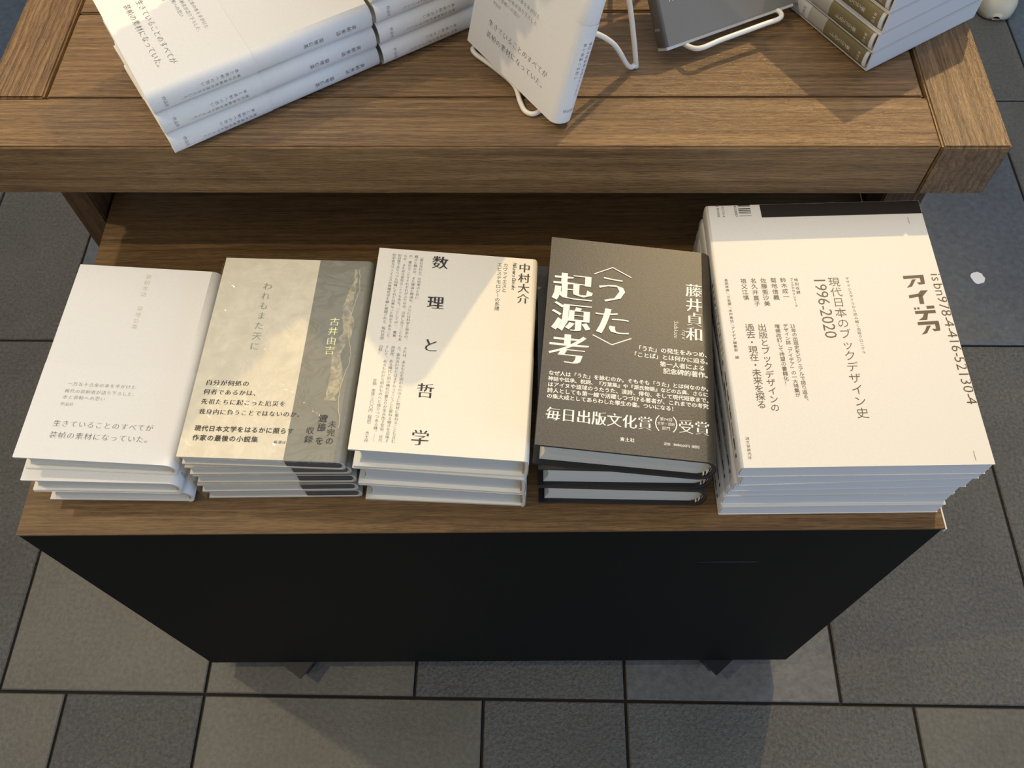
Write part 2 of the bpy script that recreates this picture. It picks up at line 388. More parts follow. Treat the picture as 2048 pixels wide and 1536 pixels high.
# ------------------------------------------------------------------ books
class Book:
    """local frame: x across, y tail->head, z up.  spine on the right ('R') or left ('L')."""
    def __init__(s, W, L, Tf, Ts, r, n, tb, side='R'):
        s.W, s.L, s.Tf, s.Ts, s.r, s.n, s.tb, s.side = W, L, Tf, Ts, r, n, tb, side
        s.pts = s.section(0.0)
        s.arc = [0.0]
        for a, b in zip(s.pts, s.pts[1:]): s.arc.append(s.arc[-1] + math.hypot(b[0] - a[0], b[1] - a[1]))
    def section(s, ins, x0=0.0, nseg=16):
        W, Tf, Ts, r, n = s.W, s.Tf, s.Ts, s.r, s.n
        xk = W - r; Tk = Tf + (Ts - Tf) * xk / W; out = []
        for i in range(9):
            x = x0 + (xk - x0) * i / 8; out.append((x, Tf + (Ts - Tf) * x / W - ins))
        h = Tk / 2 - ins; rr = r - ins
        for i in range(1, nseg):
            a = math.pi / 2 - math.pi * i / nseg; c, q = math.cos(a), math.sin(a)
            out.append((xk + rr * abs(c) ** (2 / n), Tk / 2 + h * math.copysign(abs(q) ** (2 / n), q)))
        for i in range(9): out.append((xk + (x0 - xk) * i / 8, ins))
        return out
    def fx(s, x): return x if s.side == 'R' else s.W - x
    def surf(s, t, v, off):
        """point at arc length t from the top fore edge"""
        A = s.arc; i = 0
        while i < len(A) - 2 and A[i + 1] < t: i += 1
        (x0, z0), (x1, z1) = s.pts[i], s.pts[i + 1]; k = (t - A[i]) / (A[i + 1] - A[i])
        nx, nz = -(z1 - z0), (x1 - x0); ln = math.hypot(nx, nz)
        return (s.fx(x0 + (x1 - x0) * k + nx / ln * off), v, z0 + (z1 - z0) * k + nz / ln * off)
    def flip(s, F): return F if s.side == 'R' else [tuple(f[::-1]) for f in F]
    def cover(s, name, mat, parent, y0=0.0, y1=None, matb=None):
        y1 = s.L if y1 is None else y1
        O = s.section(0.0); I = s.section(s.tb); n = len(O); V = []
        for y in (y0, y1):
            V += [(s.fx(x), y, z) for x, z in O] + [(s.fx(x), y, z) for x, z in I]
        F = []; mi = []
        for i in range(n - 1):
            F.append((i, i + 1, 2 * n + i + 1, 2 * n + i)); mi.append(0)
            F.append((n + i + 1, n + i, 3 * n + i, 3 * n + i + 1)); mi.append(1)
            F.append((i + 1, i, n + i, n + i + 1)); mi.append(0)
            F.append((2 * n + i, 2 * n + i + 1, 3 * n + i + 1, 3 * n + i)); mi.append(0)
        for i in (0, n - 1): F.append((i, 2 * n + i, 3 * n + i, n + i)); mi.append(0)
        o = mesh_obj(name, V, s.flip(F), mat, parent, mats=[mat, matb or mat], midx=mi)
        for i, p in enumerate(o.data.polygons):
            if i < 4 * (n - 1) and i % 4 < 2 and 8 <= i // 4 < n - 9: p.use_smooth = True
        return o
    def wrap(s, name, mat, parent, v0, v1, off=0.0003, t0=0.0, t1=None, flap=True):
        t1 = s.arc[-1] if t1 is None else t1
        ts = [t0] + [a for a in s.arc if t0 < a < t1] + [t1]; V = []; F = []
        for t in ts:
            V.append(s.surf(t, v0, off)); V.append(s.surf(t, v1, off))
        for i in range(len(ts) - 1): F.append((2 * i, 2 * i + 2, 2 * i + 3, 2 * i + 1))
        o = mesh_obj(name, V, s.flip(F), mat, parent)
        for p in o.data.polygons: p.use_smooth = len(ts) > 12
        return o
    def pages(s, mat, parent, inset=0.0035, fore=0.0045, conc=0.003, gap=0.0002, name='page_block', ytail=None):
        tb = s.tb + gap; pts = []
        sec = s.section(tb + 0.0012, x0=fore)
        pts = list(sec)
        zt = pts[0][1]; zb = pts[-1][1]
        for i in range(1, 8):
            a = i / 8; pts.append((fore + conc * math.sin(math.pi * a), zb + (zt - zb) * a))
        # pages fill right up to the boards except at the spine
        pts = [(x, (z + 0.0012) if (i < 9) else (z - 0.0012 if 9 + 15 <= i < 9 + 15 + 9 else z)) for i, (x, z) in enumerate(pts)]
        n = len(pts); V = []
        for y in (inset, s.L - inset): V += [(s.fx(x), y, z) for x, z in pts]
        F = [(i, (i + 1) % n, n + (i + 1) % n, n + i) for i in range(n)]
        F = [f[::-1] for f in F]
        F.append(tuple(range(n))); F.append(tuple(range(n, 2 * n))[::-1])
        return mesh_obj(name, V, s.flip([f[::-1] for f in F]), mat, parent)
    def headband(s, mat, parent, y0=0.0012, y1=0.0045, lo=10, hi=23):
        O = s.section(s.tb + 0.0002)[lo:hi]; I = s.section(s.tb + 0.0016)[lo:hi]; n = len(O); V = []
        for y in (y0, y1): V += [(s.fx(x), y, z) for x, z in O] + [(s.fx(x), y, z) for x, z in I]
        F = []
        for i in range(n - 1):
            F += [(i, i + 1, 2 * n + i + 1, 2 * n + i), (n + i + 1, n + i, 3 * n + i, 3 * n + i + 1), (i + 1, i, n + i, n + i + 1)]
        return mesh_obj('headband', V, s.flip(F), mat, parent)
    def text(s, name, T, mat, parent, off=0.00018):
        if not T.V: return
        V = []
        for a, b in T.V: V.append(s.surf(a if s.side == 'R' else s.W - a, b, off))
        return mesh_obj(name, V, T.F, mat, parent)
    def spine_text(s, name, T, mat, parent, off=0.00018):
        mid = s.arc[8] + (s.arc[-9] - s.arc[8]) / 2; V = []
        for a, b in T.V: V.append(s.surf(mid + a if s.side == 'R' else mid - a, b, off))
        return mesh_obj(name, V, T.F, mat, parent)

def frame(x, y, z, yaw=0.0, roll=0.0, tip=0.0):
    return Matrix.Translation((x, y, z)) @ Matrix.Rotation(R(yaw), 4, 'Z') @ Matrix.Rotation(R(tip), 4, 'X') @ Matrix.Rotation(R(roll), 4, 'Y')
exec_after = []
mm = 0.001
# ------------------------------------------------------------------ the floor
ROWS = [(-0.609, -0.033, [-0.98, -0.79, -0.595, -0.2105, -0.017, 0.370, 0.565, 0.9545, 1.150, 1.54, 1.73], 'srsrsrrsrs'),
        (-0.033, 0.543, [-0.886, -0.596, -0.306, -0.017, 0.2745, 0.565, 0.858, 1.149, 1.44, 1.73], 'srssrtrrs'),
        (0.543, 1.117, [-1.35, -0.96, -0.578, -0.385, 0.0, 0.19, 0.575, 0.955, 1.341, 1.535, 1.92], 'srrdsrsdst'),
        (1.117, 1.693, [-1.5, -1.2, -0.91, -0.62, -0.33, -0.04, 0.25, 0.54, 0.83, 1.14, 1.435, 1.73, 2.02], 'sbbtsrsrssbb'),
        (1.693, 2.27, [-1.5, -1.1, -0.7, -0.3, 0.1, 0.5, 0.9, 1.3, 1.7, 2.1], 'trstsrtst')]
def stone(name, cols, rough, nscale, bstr, bdist, spec):
    m = newmat(name, cols[1], rough, 0, spec); n, l, b = nodes(m)
    v = coords(m, (1, 1, 1)); a = noise_n(m, v, 7, 6, 0.6, 0.3); f = noise_n(m, v, nscale, 5, 0.65, 0.2)
    c = ramp(m, a, [(0.3, cols[0]), (0.7, cols[2])])
    k_ = 0.60 if bdist > 0.004 else 0.74
    c2 = ramp(m, f, [(0.32, (k_, k_, k_)), (0.68, (1.16, 1.16, 1.16))])
    l.new(mixc(m, 1.0, c, c2, 'MULTIPLY'), b.inputs['Base Color'])
    bump(m, f, bstr, bdist); return m
S_MATS = {'r': stone('bush_hammered_stone', [(0.165, 0.160, 0.145), (0.18, 0.175, 0.16), (0.205, 0.20, 0.18)], 0.60, 200, 1.0, 0.007, 0.5),
          's': stone('honed_stone', [(0.115, 0.110, 0.095), (0.13, 0.125, 0.11), (0.145, 0.14, 0.12)], 0.46, 160, 0.40, 0.002, 0.5),
          't': stone('slate_like_stone', [(0.115, 0.12, 0.125), (0.135, 0.14, 0.14), (0.15, 0.155, 0.155)], 0.44, 90, 0.40, 0.0025, 0.5),
          'b': stone('blue_grey_stone', [(0.085, 0.115, 0.145), (0.10, 0.13, 0.16), (0.115, 0.145, 0.175)], 0.36, 90, 0.35, 0.002, 0.6),
          'd': stone('grey_slate', [(0.095, 0.105, 0.12), (0.11, 0.122, 0.138), (0.125, 0.138, 0.152)], 0.40, 90, 0.35, 0.002, 0.6),
          'g': newmat('dark_joint', (0.018, 0.014, 0.010), 0.9)}
fV, fF, fM = [], [], []
def q4(pts, mi):
    k = len(fV); fV.extend(pts); fF.append((k, k + 1, k + 2, k + 3)); fM.append(mi)
for y0, y1, xs, kinds in ROWS:
    if xs[0] > -1.45: xs = [-1.5] + xs; kinds = 's' + kinds
    if xs[-1] < 2.05: xs = xs + [2.1]; kinds = kinds + 't'
    for i, kd in enumerate(kinds):
        x0, x1 = xs[i] + 0.002, xs[i + 1] - 0.002; a, b_ = y0 + 0.002, y1 - 0.002; c = 0.0015
        mi = 'rstbdg'.index(kd); top = [(x0 + c, a + c, 0), (x1 - c, a + c, 0), (x1 - c, b_ - c, 0), (x0 + c, b_ - c, 0)]
        bot = [(x0, a, -0.0015), (x1, a, -0.0015), (x1, b_, -0.0015), (x0, b_, -0.0015)]
        dp = [(x, y, -0.006) for x, y, z in bot]
        q4(top, mi)
        for k in range(4):
            k2 = (k + 1) % 4; q4([bot[k], bot[k2], top[k2], top[k]], mi); q4([dp[k], dp[k2], bot[k2], bot[k]], mi)
q4([(-3, -2.5, -0.005), (4, -2.5, -0.005), (4, 3.5, -0.005), (-3, 3.5, -0.005)], 5)
# the rest of the floor beyond the tiles that can be seen
for (x0, x1, y0, y1) in ((-3, 4, -2.5, -0.609), (-3, 4, 2.27, 3.5), (-3, -1.5, -0.609, 2.27), (2.1, 4, -0.609, 2.27)):
    q4([(x0, y0, -0.001), (x1, y0, -0.001), (x1, y1, -0.001), (x0, y1, -0.001)], 1)
fl = mesh_obj('floor', fV, fF, None, mats=[S_MATS[k] for k in 'rstbdg'], midx=fM); fl['kind'] = 'structure'

# ------------------------------------------------------------------ the display table
TH = 0.057; TX0, TX1, TY0, TY1 = -0.0448, 0.8253, 0.2814, 1.18
table = thing('display_table', 'dark stained oak plank table carrying the stacks at the back', 'table', Matrix.Translation((0, 0, 0)))
def plank(x0, x1, y0, y1, mat, name='plank'):
    return box(name, (x0, x1, y0, y1, TZ - TH, TZ), mat, table, 0.0016)
plank(TX0, 0.7680, TY0, 0.3388, M['table_x'], 'front_rail')
plank(0.7690, TX1, TY0, TY1, M['table_y'], 'end_board')
plank(TX0, 0.0080, 0.3402, TY1, M['table_y'], 'end_board')
def plank_lower(x0, x1, y0, y1):
    return box('plank', (x0, x1, y0, y1, TZ - 0.030, TZ - 0.0012), M['table_x'], table, 0.0016)
ys = [0.3402, 0.452, 0.566, 0.680, 0.794, 0.908, 1.022]
for a, b_ in zip(ys, ys[1:] + [TY1 - 0.0]): plank_lower(0.0100, 0.7660, a, b_ - 0.0015)
for lx in ((-0.0387, -0.0105), (0.7790, 0.8190)):
    for ly in ((0.3446, 0.400), (TY1 - 0.08, TY1 - 0.02)):
        box('leg', (lx[0], lx[1], ly[0], ly[1], 0.0, TZ - TH), M['table_y'] if 0 else M['leg_wood'], table, 0.0015)

# ------------------------------------------------------------------ the book cart in front of the table
cart = thing('book_cart', 'low black cart with a walnut top pushed partly under the table', 'cart', Matrix.Rotation(0.0193383, 4, 'Z'))
CW, CD, CB = 0.7793, 0.46, 0.045
box('cart_body', (0.0006, CW - 0.0006, 0.0006, CD, CB, ZB - 0.0022), M['black_lam'], cart, 0.0006)
box('cart_top', (0.0, CW, 0.0, CD + 0.001, ZB - 0.0022, ZB), M['cart_top'], cart, 0.0003)
box('edge_strip', (CW, CW + 0.0012, -0.0004, CD, ZB - 0.006, ZB + 0.0002), M['board'], cart, 0.0)
s_ = mesh_obj('scuff_mark', [(0.585, 0.0004, 0.4712), (0.632, 0.0004, 0.4704), (0.648, 0.0004, 0.4712), (0.640, 0.0004, 0.4732), (0.610, 0.0004, 0.4728), (0.592, 0.0004, 0.4722)], [(0, 1, 2, 3, 4, 5)], M['chalk'], cart)
s_['label'] = 'faint pale scuff on the black front'
def castor(x, y, ang):
    root = bpy.data.objects.new('castor', None); C.objects.link(root); root.parent = cart
    root.matrix_local = Matrix.Translation((x, y, 0)) @ Matrix.Rotation(R(ang), 4, 'Z')
    bm = bmesh.new()
    bmesh.ops.create_cone(bm, cap_ends=True, segments=32, radius1=0.0185, radius2=0.0185, depth=0.017)
    bmesh.ops.bevel(bm, geom=[e for e in bm.edges if abs(e.verts[0].co.z - e.verts[1].co.z) < 1e-5], offset=0.003, segments=2, affect='EDGES')
    bmesh.ops.rotate(bm, verts=bm.verts, cent=(0, 0, 0), matrix=Matrix.Rotation(R(90), 3, 'X'))
    bmesh.ops.translate(bm, verts=bm.verts, vec=(0, 0, 0.0187))
    from_bm('wheel', bm, M['rubber'], root, True)
    bm = bmesh.new()
    bm_box(bm, -0.013, 0.016, -0.0125, -0.0100, 0.012, 0.041, 0.0008); bm_box(bm, -0.013, 0.016, 0.0100, 0.0125, 0.012, 0.041, 0.0008)
    bm_box(bm, -0.016, 0.020, -0.0125, 0.0125, 0.0395, 0.0425, 0.0005); bm_box(bm, -0.003, 0.003, -0.0135, 0.0135, 0.016, 0.022, 0.001)
    bm_box(bm, -0.024, 0.026, -0.018, 0.018, 0.0425, 0.0452, 0.0005)
    from_bm('fork', bm, M['black_plastic'], root)
castor(0.124, 0.0085, 55); castor(0.680, 0.0120, -50); castor(0.10, CD - 0.05, 10); castor(0.68, CD - 0.05, 70)

# ------------------------------------------------------------------ book kinds
# (1) plain white hardcover with a white paper band
bk_w = Book(0.127, 0.1905, 0.0230, 0.0206, 0.0085, 2.2, 0.0020)
def make_white_book():
    t = thing('hardcover_book', '', 'book')
    bk_w.pages(M['pages'], t, 0.0035, 0.0040, 0.0032)
    bk_w.cover('dust_jacket', M['white_jacket'], t, matb=M['board']); bk_w.headband(M['hb_tan'], t)
    ob = bk_w.wrap('paper_band', M['white_obi'], t, -0.0004, 0.0875, 0.00035)
    T = Text(); T.vert('装幀余話', 0.0640, 0.1838, 0.1586, 0.0054, 'm'); T.vert('菊地信義', 0.0645, 0.1495, 0.1245, 0.0054, 'm')
    bk_w.text('title_lettering', T, M['foil_pale'], t)
    T = Text()
    T.horiz('一万五千点余の本を手がけた', 0.0240, 0.0812, 0.0681, None, 'm')
    T.horiz('稀代の装幀者が語り下ろした、', 0.0236, 0.0840, 0.0614, None, 'm')
    T.horiz('本と装幀への思い', 0.0236, 0.0588, 0.0556, None, 'm'); T.horiz('作品社', 0.0236, 0.0346, 0.0492, 0.0036, 'm')
    bk_w.text('band_small_print', T, M['ink_soft'], t, 0.0005)
    T = Text(); T.horiz('生きていることのすべてが', 0.0228, 0.1045, 0.0313, None, 'm'); T.horiz('装幀の素材になっていた。', 0.0228, 0.1065, 0.0209, None, 'm')
    bk_w.text('band_slogan', T, M['ink_grey'], t, 0.0005)
    T = Text(); T.vert('装幀余話', 0.0, 0.1760, 0.1575, 0.0046, 'm'); T.vert('菊地信義', 0.0, 0.1465, 0.1285, 0.0044, 'm')
    T.vert('稀代の装幀者が語り下ろした、', 0.0026, 0.0735, 0.0215, 0.0034, 'm'); T.vert('本と装幀への思い', -0.0026, 0.0735, 0.0410, 0.0034, 'm')
    T.horiz('作品社', -0.0052, 0.0052, 0.0115, 0.0034, 'm')
    bk_w.spine_text('spine_lettering', T, M['ink_grey'], t, 0.0005)
    return t
COVER_TEXT = ('title_lettering', 'band_small_print', 'band_slogan')
white0 = make_white_book(); used = [0]
def place(proto, flag, mat_w, label, group, skip=()):
    """first call moves the prototype itself, later calls copy it"""
    if not flag[0] : flag[0] = 1; o = proto
    else: o = copy_tree(proto, None, skip)
    o.matrix_world = mat_w; o['label'] = label; o['group'] = group; return o
def stack(proto, flag, bk, levels, z0, eps, labels, group, skip):
    """levels: bottom to top (x, y, yaw)"""
    Tx0 = bk.Tf if bk.side == 'R' else bk.Ts
    th = math.degrees(math.atan((bk.Tf - bk.Ts) / bk.W)) * (1 if bk.side == 'R' else -1)
    n = len(levels)
    for j in range(n - 1, -1, -1):
        x, y, yaw = levels[j]
        place(proto, flag, frame(x, y, z0 + j * (Tx0 + eps) + 0.0002, yaw, j * th), labels[j], group, skip if j < n - 1 else ())
ORD = ['lowest', 'second from the bottom', 'third from the bottom', 'fourth from the bottom', 'fifth from the bottom', 'topmost']
# leftmost stack on the cart
stack(white0, used, bk_w, [(0.0216, 0.0324, 0.0), (0.0188, 0.0310, 0.0), (0.0213, 0.0408, -1.4)], ZB, 0.0007,
      ['plain white hardcover at the bottom of the leftmost stack on the cart', 'plain white hardcover in the middle of the leftmost stack on the cart',
       'plain white hardcover on top of the leftmost stack on the cart'], 'white hardcovers stacked at the left end of the cart', COVER_TEXT)
# stacks on the table: spine runs from front left to back right
def on_line(s0, k, dx=0.0, yaw=-57.4):
    """corner at distance s0 along the spine line of the table stacks"""
    a = R(32.6); sx, sy = 0.1400 + s0 * math.cos(a) + dx, 0.2710 + s0 * math.sin(a)
    c = R(yaw); return (sx - bk_w.W * math.cos(c), sy - bk_w.W * math.sin(c), yaw)
LF = [on_line(0, 0, 0.0012, -56.6), on_line(0, 1, 0.0, -57.8), on_line(0, 2, -0.0008, -58.2)]
stack(white0, used, bk_w, LF, TZ, 0.0007, ['white hardcover at the bottom of the table stack overhanging the front edge, blue-lit spine', 'white hardcover in the middle of the three-book table stack at the left',
      'white hardcover on top of the three-book table stack at the left'], 'white hardcovers in the front stack on the table', COVER_TEXT)
rg = random.Random(11); NG = 16; GM = []
P = Matrix.Translation((0, 0, TZ + 0.0002)); thw = math.atan((bk_w.Tf - bk_w.Ts) / bk_w.W)
gx, gy, gyaw = on_line(0.1945, 0); P = frame(gx, gy, TZ + 0.0002, gyaw)
for i in range(NG):  # books from the fifth up are unseen, added to cast the diagonal shadow
    turned = i >= 4 and i % 2 == 0           # from the fifth up the books lie head to tail in turns, which keeps the stack level
    jit = Matrix.Translation(((rg.random() - 0.5) * 0.0016, (rg.random() - 0.5) * 0.0016, 0)) @ Matrix.Rotation(R((rg.random() - 0.5) * 0.5), 4, 'Z')
    GM.append(P @ jit @ (Matrix.Translation((bk_w.W, bk_w.L, 0)) @ Matrix.Rotation(math.pi, 4, 'Z') if turned else Matrix.Identity(4)))
    P = P @ Matrix.Translation((0, 0, (bk_w.Ts if turned else bk_w.Tf) + 0.0007)) @ Matrix.Rotation(-thw if turned else thw, 4, 'Y')
for i in range(NG - 1, -1, -1):
    place(white0, used, GM[i], 'white hardcover, %s in the tall second table stack behind the front one' % ('lowest', 'second up', 'third up', 'fourth up')[i] if i < 4
          else 'unseen white hardcover added on top of the second table stack to cast shade', 'white hardcovers in the tall stack behind', COVER_TEXT)
# the copy standing on a wire easel
mH = Matrix.Translation((0.3944, 0.4112, 0.1702 + ZB)) @ Matrix.Rotation(R(-54.1), 4, 'Z') @ Matrix.Rotation(R(90 - 15.4), 4, 'X') @ Matrix.Rotation(R(-0.5), 4, 'Z')
place(white0, used, mH, 'white hardcover standing upright on the white wire easel', 'white hardcover on display')['group'] = 'standing display copies'

# (2) vinyl wrapped beige book with a grey strip
bk_b = Book(0.1326, 0.1949, 0.0148, 0.0147, 0.0060, 2.6, 0.0016)
tB = thing('wrapped_book', '', 'book')
bk_b.pages(M['grey_pages'], tB, 0.0010, 0.0025, 0.0008)
sec = [p for p in bk_b.section(bk_b.tb + 0.0015) if p[0] > 0.086]
V = [(0.085, 0.0002, sec[0][1])] + [(x, 0.0002, z) for x, z in sec] + [(0.085, 0.0002, sec[-1][1])]; n_ = len(V); V += [(x, 0.0009, z) for x, y, z in V]
mesh_obj('dark_tail_flap', V, [tuple(range(n_))] + [(i, i + n_, (i + 1) % n_ + n_, (i + 1) % n_) for i in range(n_)], M['dark_pages'], tB)
bk_b.cover('dust_jacket', M['beige'], tB, matb=M['board'])
bk_b.wrap('grey_cover_strip', M['grey_strip'], tB, 0.0, bk_b.L, 0.00012, 0.085, bk_b.arc[-1] - 0.085)
rb = random.Random(3); T = Text(); left, right = [], []
for i in range(34):
    v = 0.186 - i * 0.0040; wd = 0.0010 + 0.0035 * min(1, i / 12) * (0.5 + rb.random()) ; c_ = 0.1165 + 0.0016 * math.sin(i * 0.5) + 0.001 * rb.random() + (0.001 if i < 20 else -0.002)
    left.append((c_ - wd, v)); right.append((c_ + wd * 0.8, v))
for i in range(33): T.poly([left[i], left[i + 1], right[i + 1], right[i]])
bk_b.text('marbled_pattern', T, M['marble'], tB, 0.00022)
T = Text(); px_, pv = 0.1215, 0.186
for i in range(46):
    nx_, nv = 0.1215 + 0.0022 * math.sin(i * 0.31) + 0.0012 * (rb.random() - 0.5) + (0.0012 if i > 22 else 0), pv - 0.0034; T.line(px_, pv, nx_, nv, 0.0005); px_, pv = nx_, nv
bk_b.text('vein_line', T, M['marble_vein'], tB, 0.00026)
T = Text(); T.vert('われもまた天に', 0.0428, 0.1700, 0.0980, 0.0088, 'm'); bk_b.text('title_lettering', T, M['foil_silver'], tB, 0.0003)
T = Text(); T.vert('古井由吉', 0.1069, 0.1346, 0.0965, 0.0092, 'm'); bk_b.text('author_lettering', T, M['foil_gold'], tB, 0.0003)
T = Text()
T.horiz('自分が何処の', 0.0089, 0.0456, 0.0670, None, 'ms'); T.horiz('何者であるかは、', 0.0089, 0.0560, 0.0584, None, 'ms')
T.horiz('先祖たちに起こった厄災を', 0.0090, 0.0790, 0.0494, None, 'ms'); T.horiz('我身内に負うことではないのか。', 0.0091, 0.0950, 0.0402, None, 'ms')
T.horiz('現代日本文学をはるかに照らす', 0.0089, 0.0895, 0.0252, None, 'gb'); T.horiz('作家の最後の小説集', 0.0091, 0.0622, 0.0169, None, 'gb')
T.horiz('新潮社', 0.0747, 0.0848, 0.0153, None, 'm')
T.vert('未完の', 0.1190, 0.0362, 0.0140, None, 'gb'); 
for ch, b_, rd in (('「', 0.0412, -90), ('遺', 0.0373, 0), ('稿', 0.0297, 0), ('」', 0.0252, -90), ('を', 0.0176, 0)): T.put(ch, 0.1109, b_, 0.0074, None, rd, 'gb')
T.vert('収録', 0.1022, 0.0300, 0.0148, None, 'gb')
bk_b.text('cover_lettering', T, M['ink'], tB, 0.0003)
secv = bk_b.section(-0.0007, x0=-0.0012); nn = len(secv); V = []
for y in (-0.0022, bk_b.L + 0.0015): V += [(x, y, z + 0.0002) for x, z in secv]
vo = mesh_obj('vinyl_wrap', V, [(i, (i + 1) % nn, nn + (i + 1) % nn, nn + i) for i in range(nn)] + [tuple(range(nn))[::-1], tuple(range(nn, 2 * nn))], M['vinyl'], tB)
usedB = [0]
stack(tB, usedB, bk_b, [(0.1588, 0.0353, 1.3), (0.1581, 0.0347, 1.4), (0.1591, 0.0365, 1.0), (0.1577, 0.0372, 1.0), (0.1560, 0.0396, -1.5)], ZB, 0.0006,
      ['beige and grey book in clear vinyl, %s of its stack on the cart' % s for s in ('lowest', 'second up', 'middle one', 'fourth up', 'topmost')],
      'vinyl wrapped books on the cart', ('title_lettering', 'author_lettering', 'cover_lettering', 'marbled_pattern', 'vein_line'))

# (3) thick cream book with vertical text
bk_c = Book(0.1367, 0.1902, 0.0339, 0.0305, 0.0045, 3.2, 0.0024)
tC = thing('hardcover_book', '', 'book')
bk_c.pages(M['pages_cool'], tC, 0.0035, 0.0045, 0.0035); bk_c.headband(M['hb_tan'], tC)
bk_c.cover('dust_jacket', M['cream_jacket'], tC, matb=M['board'])
bk_c.wrap('paper_band', M['cream_band'], tC, -0.0004, 0.0952, 0.00035)
T = Text()
for ch, b_ in zip('数理と哲学', (0.1788, 0.1374, 0.0957, 0.0538, 0.0129)): T.put(ch, 0.0530, b_, 0.0148, None, 0, 'ms')
bk_c.text('title_lettering', T, M['ink'], tC, 0.0005)
T = Text(); T.vert('中村大介', 0.1254, 0.1853, 0.1427, 0.0108, 'ms')
T.side('Nakamura Daisuke', 0.1170, 0.1845, 0.1560, 0.0043, 'm', 0.25, 1.2)
T.vert('カヴァイエスと', 0.1090, 0.1838, 0.1532, 0.0047, 'gl'); T.vert('エピステモロジーの系譜', 0.1040, 0.1838, 0.1342, 0.0047, 'gl')
bk_c.text('author_and_subtitle', T, M['ink'], tC, 0.00025)
T = Text(); cx = 0.0372
for st, b1 in (('（重ね合わせ）の思考のために', 0.1395), ('概念と概念の、また理論と理論の、さらには科学と哲学の、', 0.0978), ('が、重ねることでそれぞれが入り込み、浸透し合うこともあ', 0.0978),
               ('るが、またある状態のことでもある。二としての一、差異、', 0.0978), ('的自我でありつつも同時にそれとは異なった何かであること、', 0.0978), ('哲学者カヴァイエスの数理哲学を軸に展開される、現代思想', 0.0978)):
    T.vert(st, cx, 0.1850, b1, 0.0033, 'm'); cx -= 0.00478
bk_c.text('cover_small_print', T, M['ink_grey'], tC, 0.00025)
T = Text(); cx = 0.0331
for st, b0, b1 in (('それは、あるものを別のものの上に層状に重ねることも含む', 0.0928, 0.0070), ('る。重ね合わせとはまずもってこうした重ねる働きを意味す', 0.0928, 0.0070),
                   ('層状性、ある時代と別の時代の重なりが生み出す緊張、近代', 0.0928, 0.0070), ('そして、あるものから別のものへと成りつつある様。――', 0.0928, 0.0070), ('の粋！', 0.0928, 0.0840)):
    T.vert(st, cx, b0, b1, 0.0034, 'm'); cx -= 0.00490
T.vert('定価　本体三六〇〇円（税別）', 0.0127, 0.0615, 0.0198, 0.0034, 'm'); T.vert('青土社', 0.0127, 0.0152, 0.0062, 0.0034, 'm')
bk_c.text('band_small_print', T, M['ink_grey'], tC, 0.0005)
usedC = [0]
stack(tC, usedC, bk_c, [(0.2937, 0.0356, -2.0), (0.2934, 0.0354, -2.7), (0.2955, 0.0352, -1.9)], ZB, 0.0007,
      ['thick cream hardcover, %s of the middle stack on the cart' % s for s in ('lowest', 'second', 'topmost')], 'thick cream hardcovers on the cart',
      ('title_lettering', 'author_and_subtitle', 'cover_small_print', 'band_small_print'))

# (4) dark book with large white characters
bk_d = Book(0.1387, 0.1956, 0.0358, 0.0323, 0.0105, 2.1, 0.0026)
tD = thing('hardcover_book', '', 'book')
bk_d.pages(M['pages'], tD, 0.0035, 0.0050, 0.0035); bk_d.headband(M['hb_bw'], tD)
bk_d.cover('dust_jacket', M['dark_jacket'], tD, matb=M['black_board'])
bk_d.wrap('paper_band', M['dark_jacket'], tD, -0.0004, 0.1012, 0.00035)
T = Text()
for ch, b_ in zip('起源考', (0.1450, 0.1155, 0.0850)): T.put(ch, 0.0207, b_, 0.0345, 0.0310, 0, 'mb')
T.put('う', 0.0535, 0.1466, 0.0320, 0.0310, 0, 'mb'); T.put('た', 0.0540, 0.1152, 0.0320, 0.0310, 0, 'mb')
for s in ((0.0377, 0.1612, 0.0530, 0.1697), (0.0530, 0.1697, 0.0689, 0.1612), (0.0390, 0.1012, 0.0546, 0.0936), (0.0546, 0.0936, 0.0701, 0.1014)): T.line(*s, 0.0009)
bk_d.text('title_lettering', T, M['ink_white'], tD, 0.0005)
T = Text(); T.vert('藤井貞和', 0.1213, 0.1618, 0.1045, 0.0150, 'ms')
T.side('Fujii', 0.1130, 0.1145, 0.1055, 0.0044, 'm', 0.25, 1.3); T.side('Sadakazu', 0.1064, 0.1225, 0.1057, 0.0044, 'm', 0.25, 1.3)
bk_d.text('author_lettering', T, M['ink_white'], tD, 0.0003)
T = Text()
T.horiz('「うた」の発生をみつめ、', 0.0735, 0.1340, 0.0932, None, 'gb', 1.05); T.horiz('「ことば」とは何かに迫る。', 0.0700, 0.1345, 0.0870, None, 'gb', 1.05)
T.horiz('第一人者による', 0.0931, 0.1290, 0.0806, None, 'gb', 1.05); T.horiz('記念碑的著作。', 0.0958, 0.1345, 0.0745, None, 'gb', 1.05)
for i, (st, a1) in enumerate((('なぜ人は「うた」を詠むのか。そもそも「うた」とは何なのか。', 0.1340), ('神話や伝承、祝詞、『万葉集』や『源氏物語』などの古典、さらに', 0.1312), ('はアイヌや琉球のうたうた、漢詩、俳句、そして現代短歌まで。', 0.1340),
                              ('詩人としても第一線で活躍しつづける著者が、これまでの考究', 0.1312), ('の集大成としてあらわした畢生の書。ついになる！', 0.1066))):
    T.horiz(st, 0.0061, a1, 0.0622 - i * 0.00515, None, 'gb', 1.04)
T.horiz('毎日出版文化賞', 0.0062, 0.0880, 0.0265, 0.0122, 'ms', hgt=1.05); T.horiz('受賞', 0.1074, 0.1320, 0.0272, 0.0124, 'ms', hgt=1.05)
T.put('（', 0.0868, 0.0278, 0.0150, 0.0150, 0, 'gl'); T.put('）', 0.1098, 0.0278, 0.0150, 0.0150, 0, 'gl')
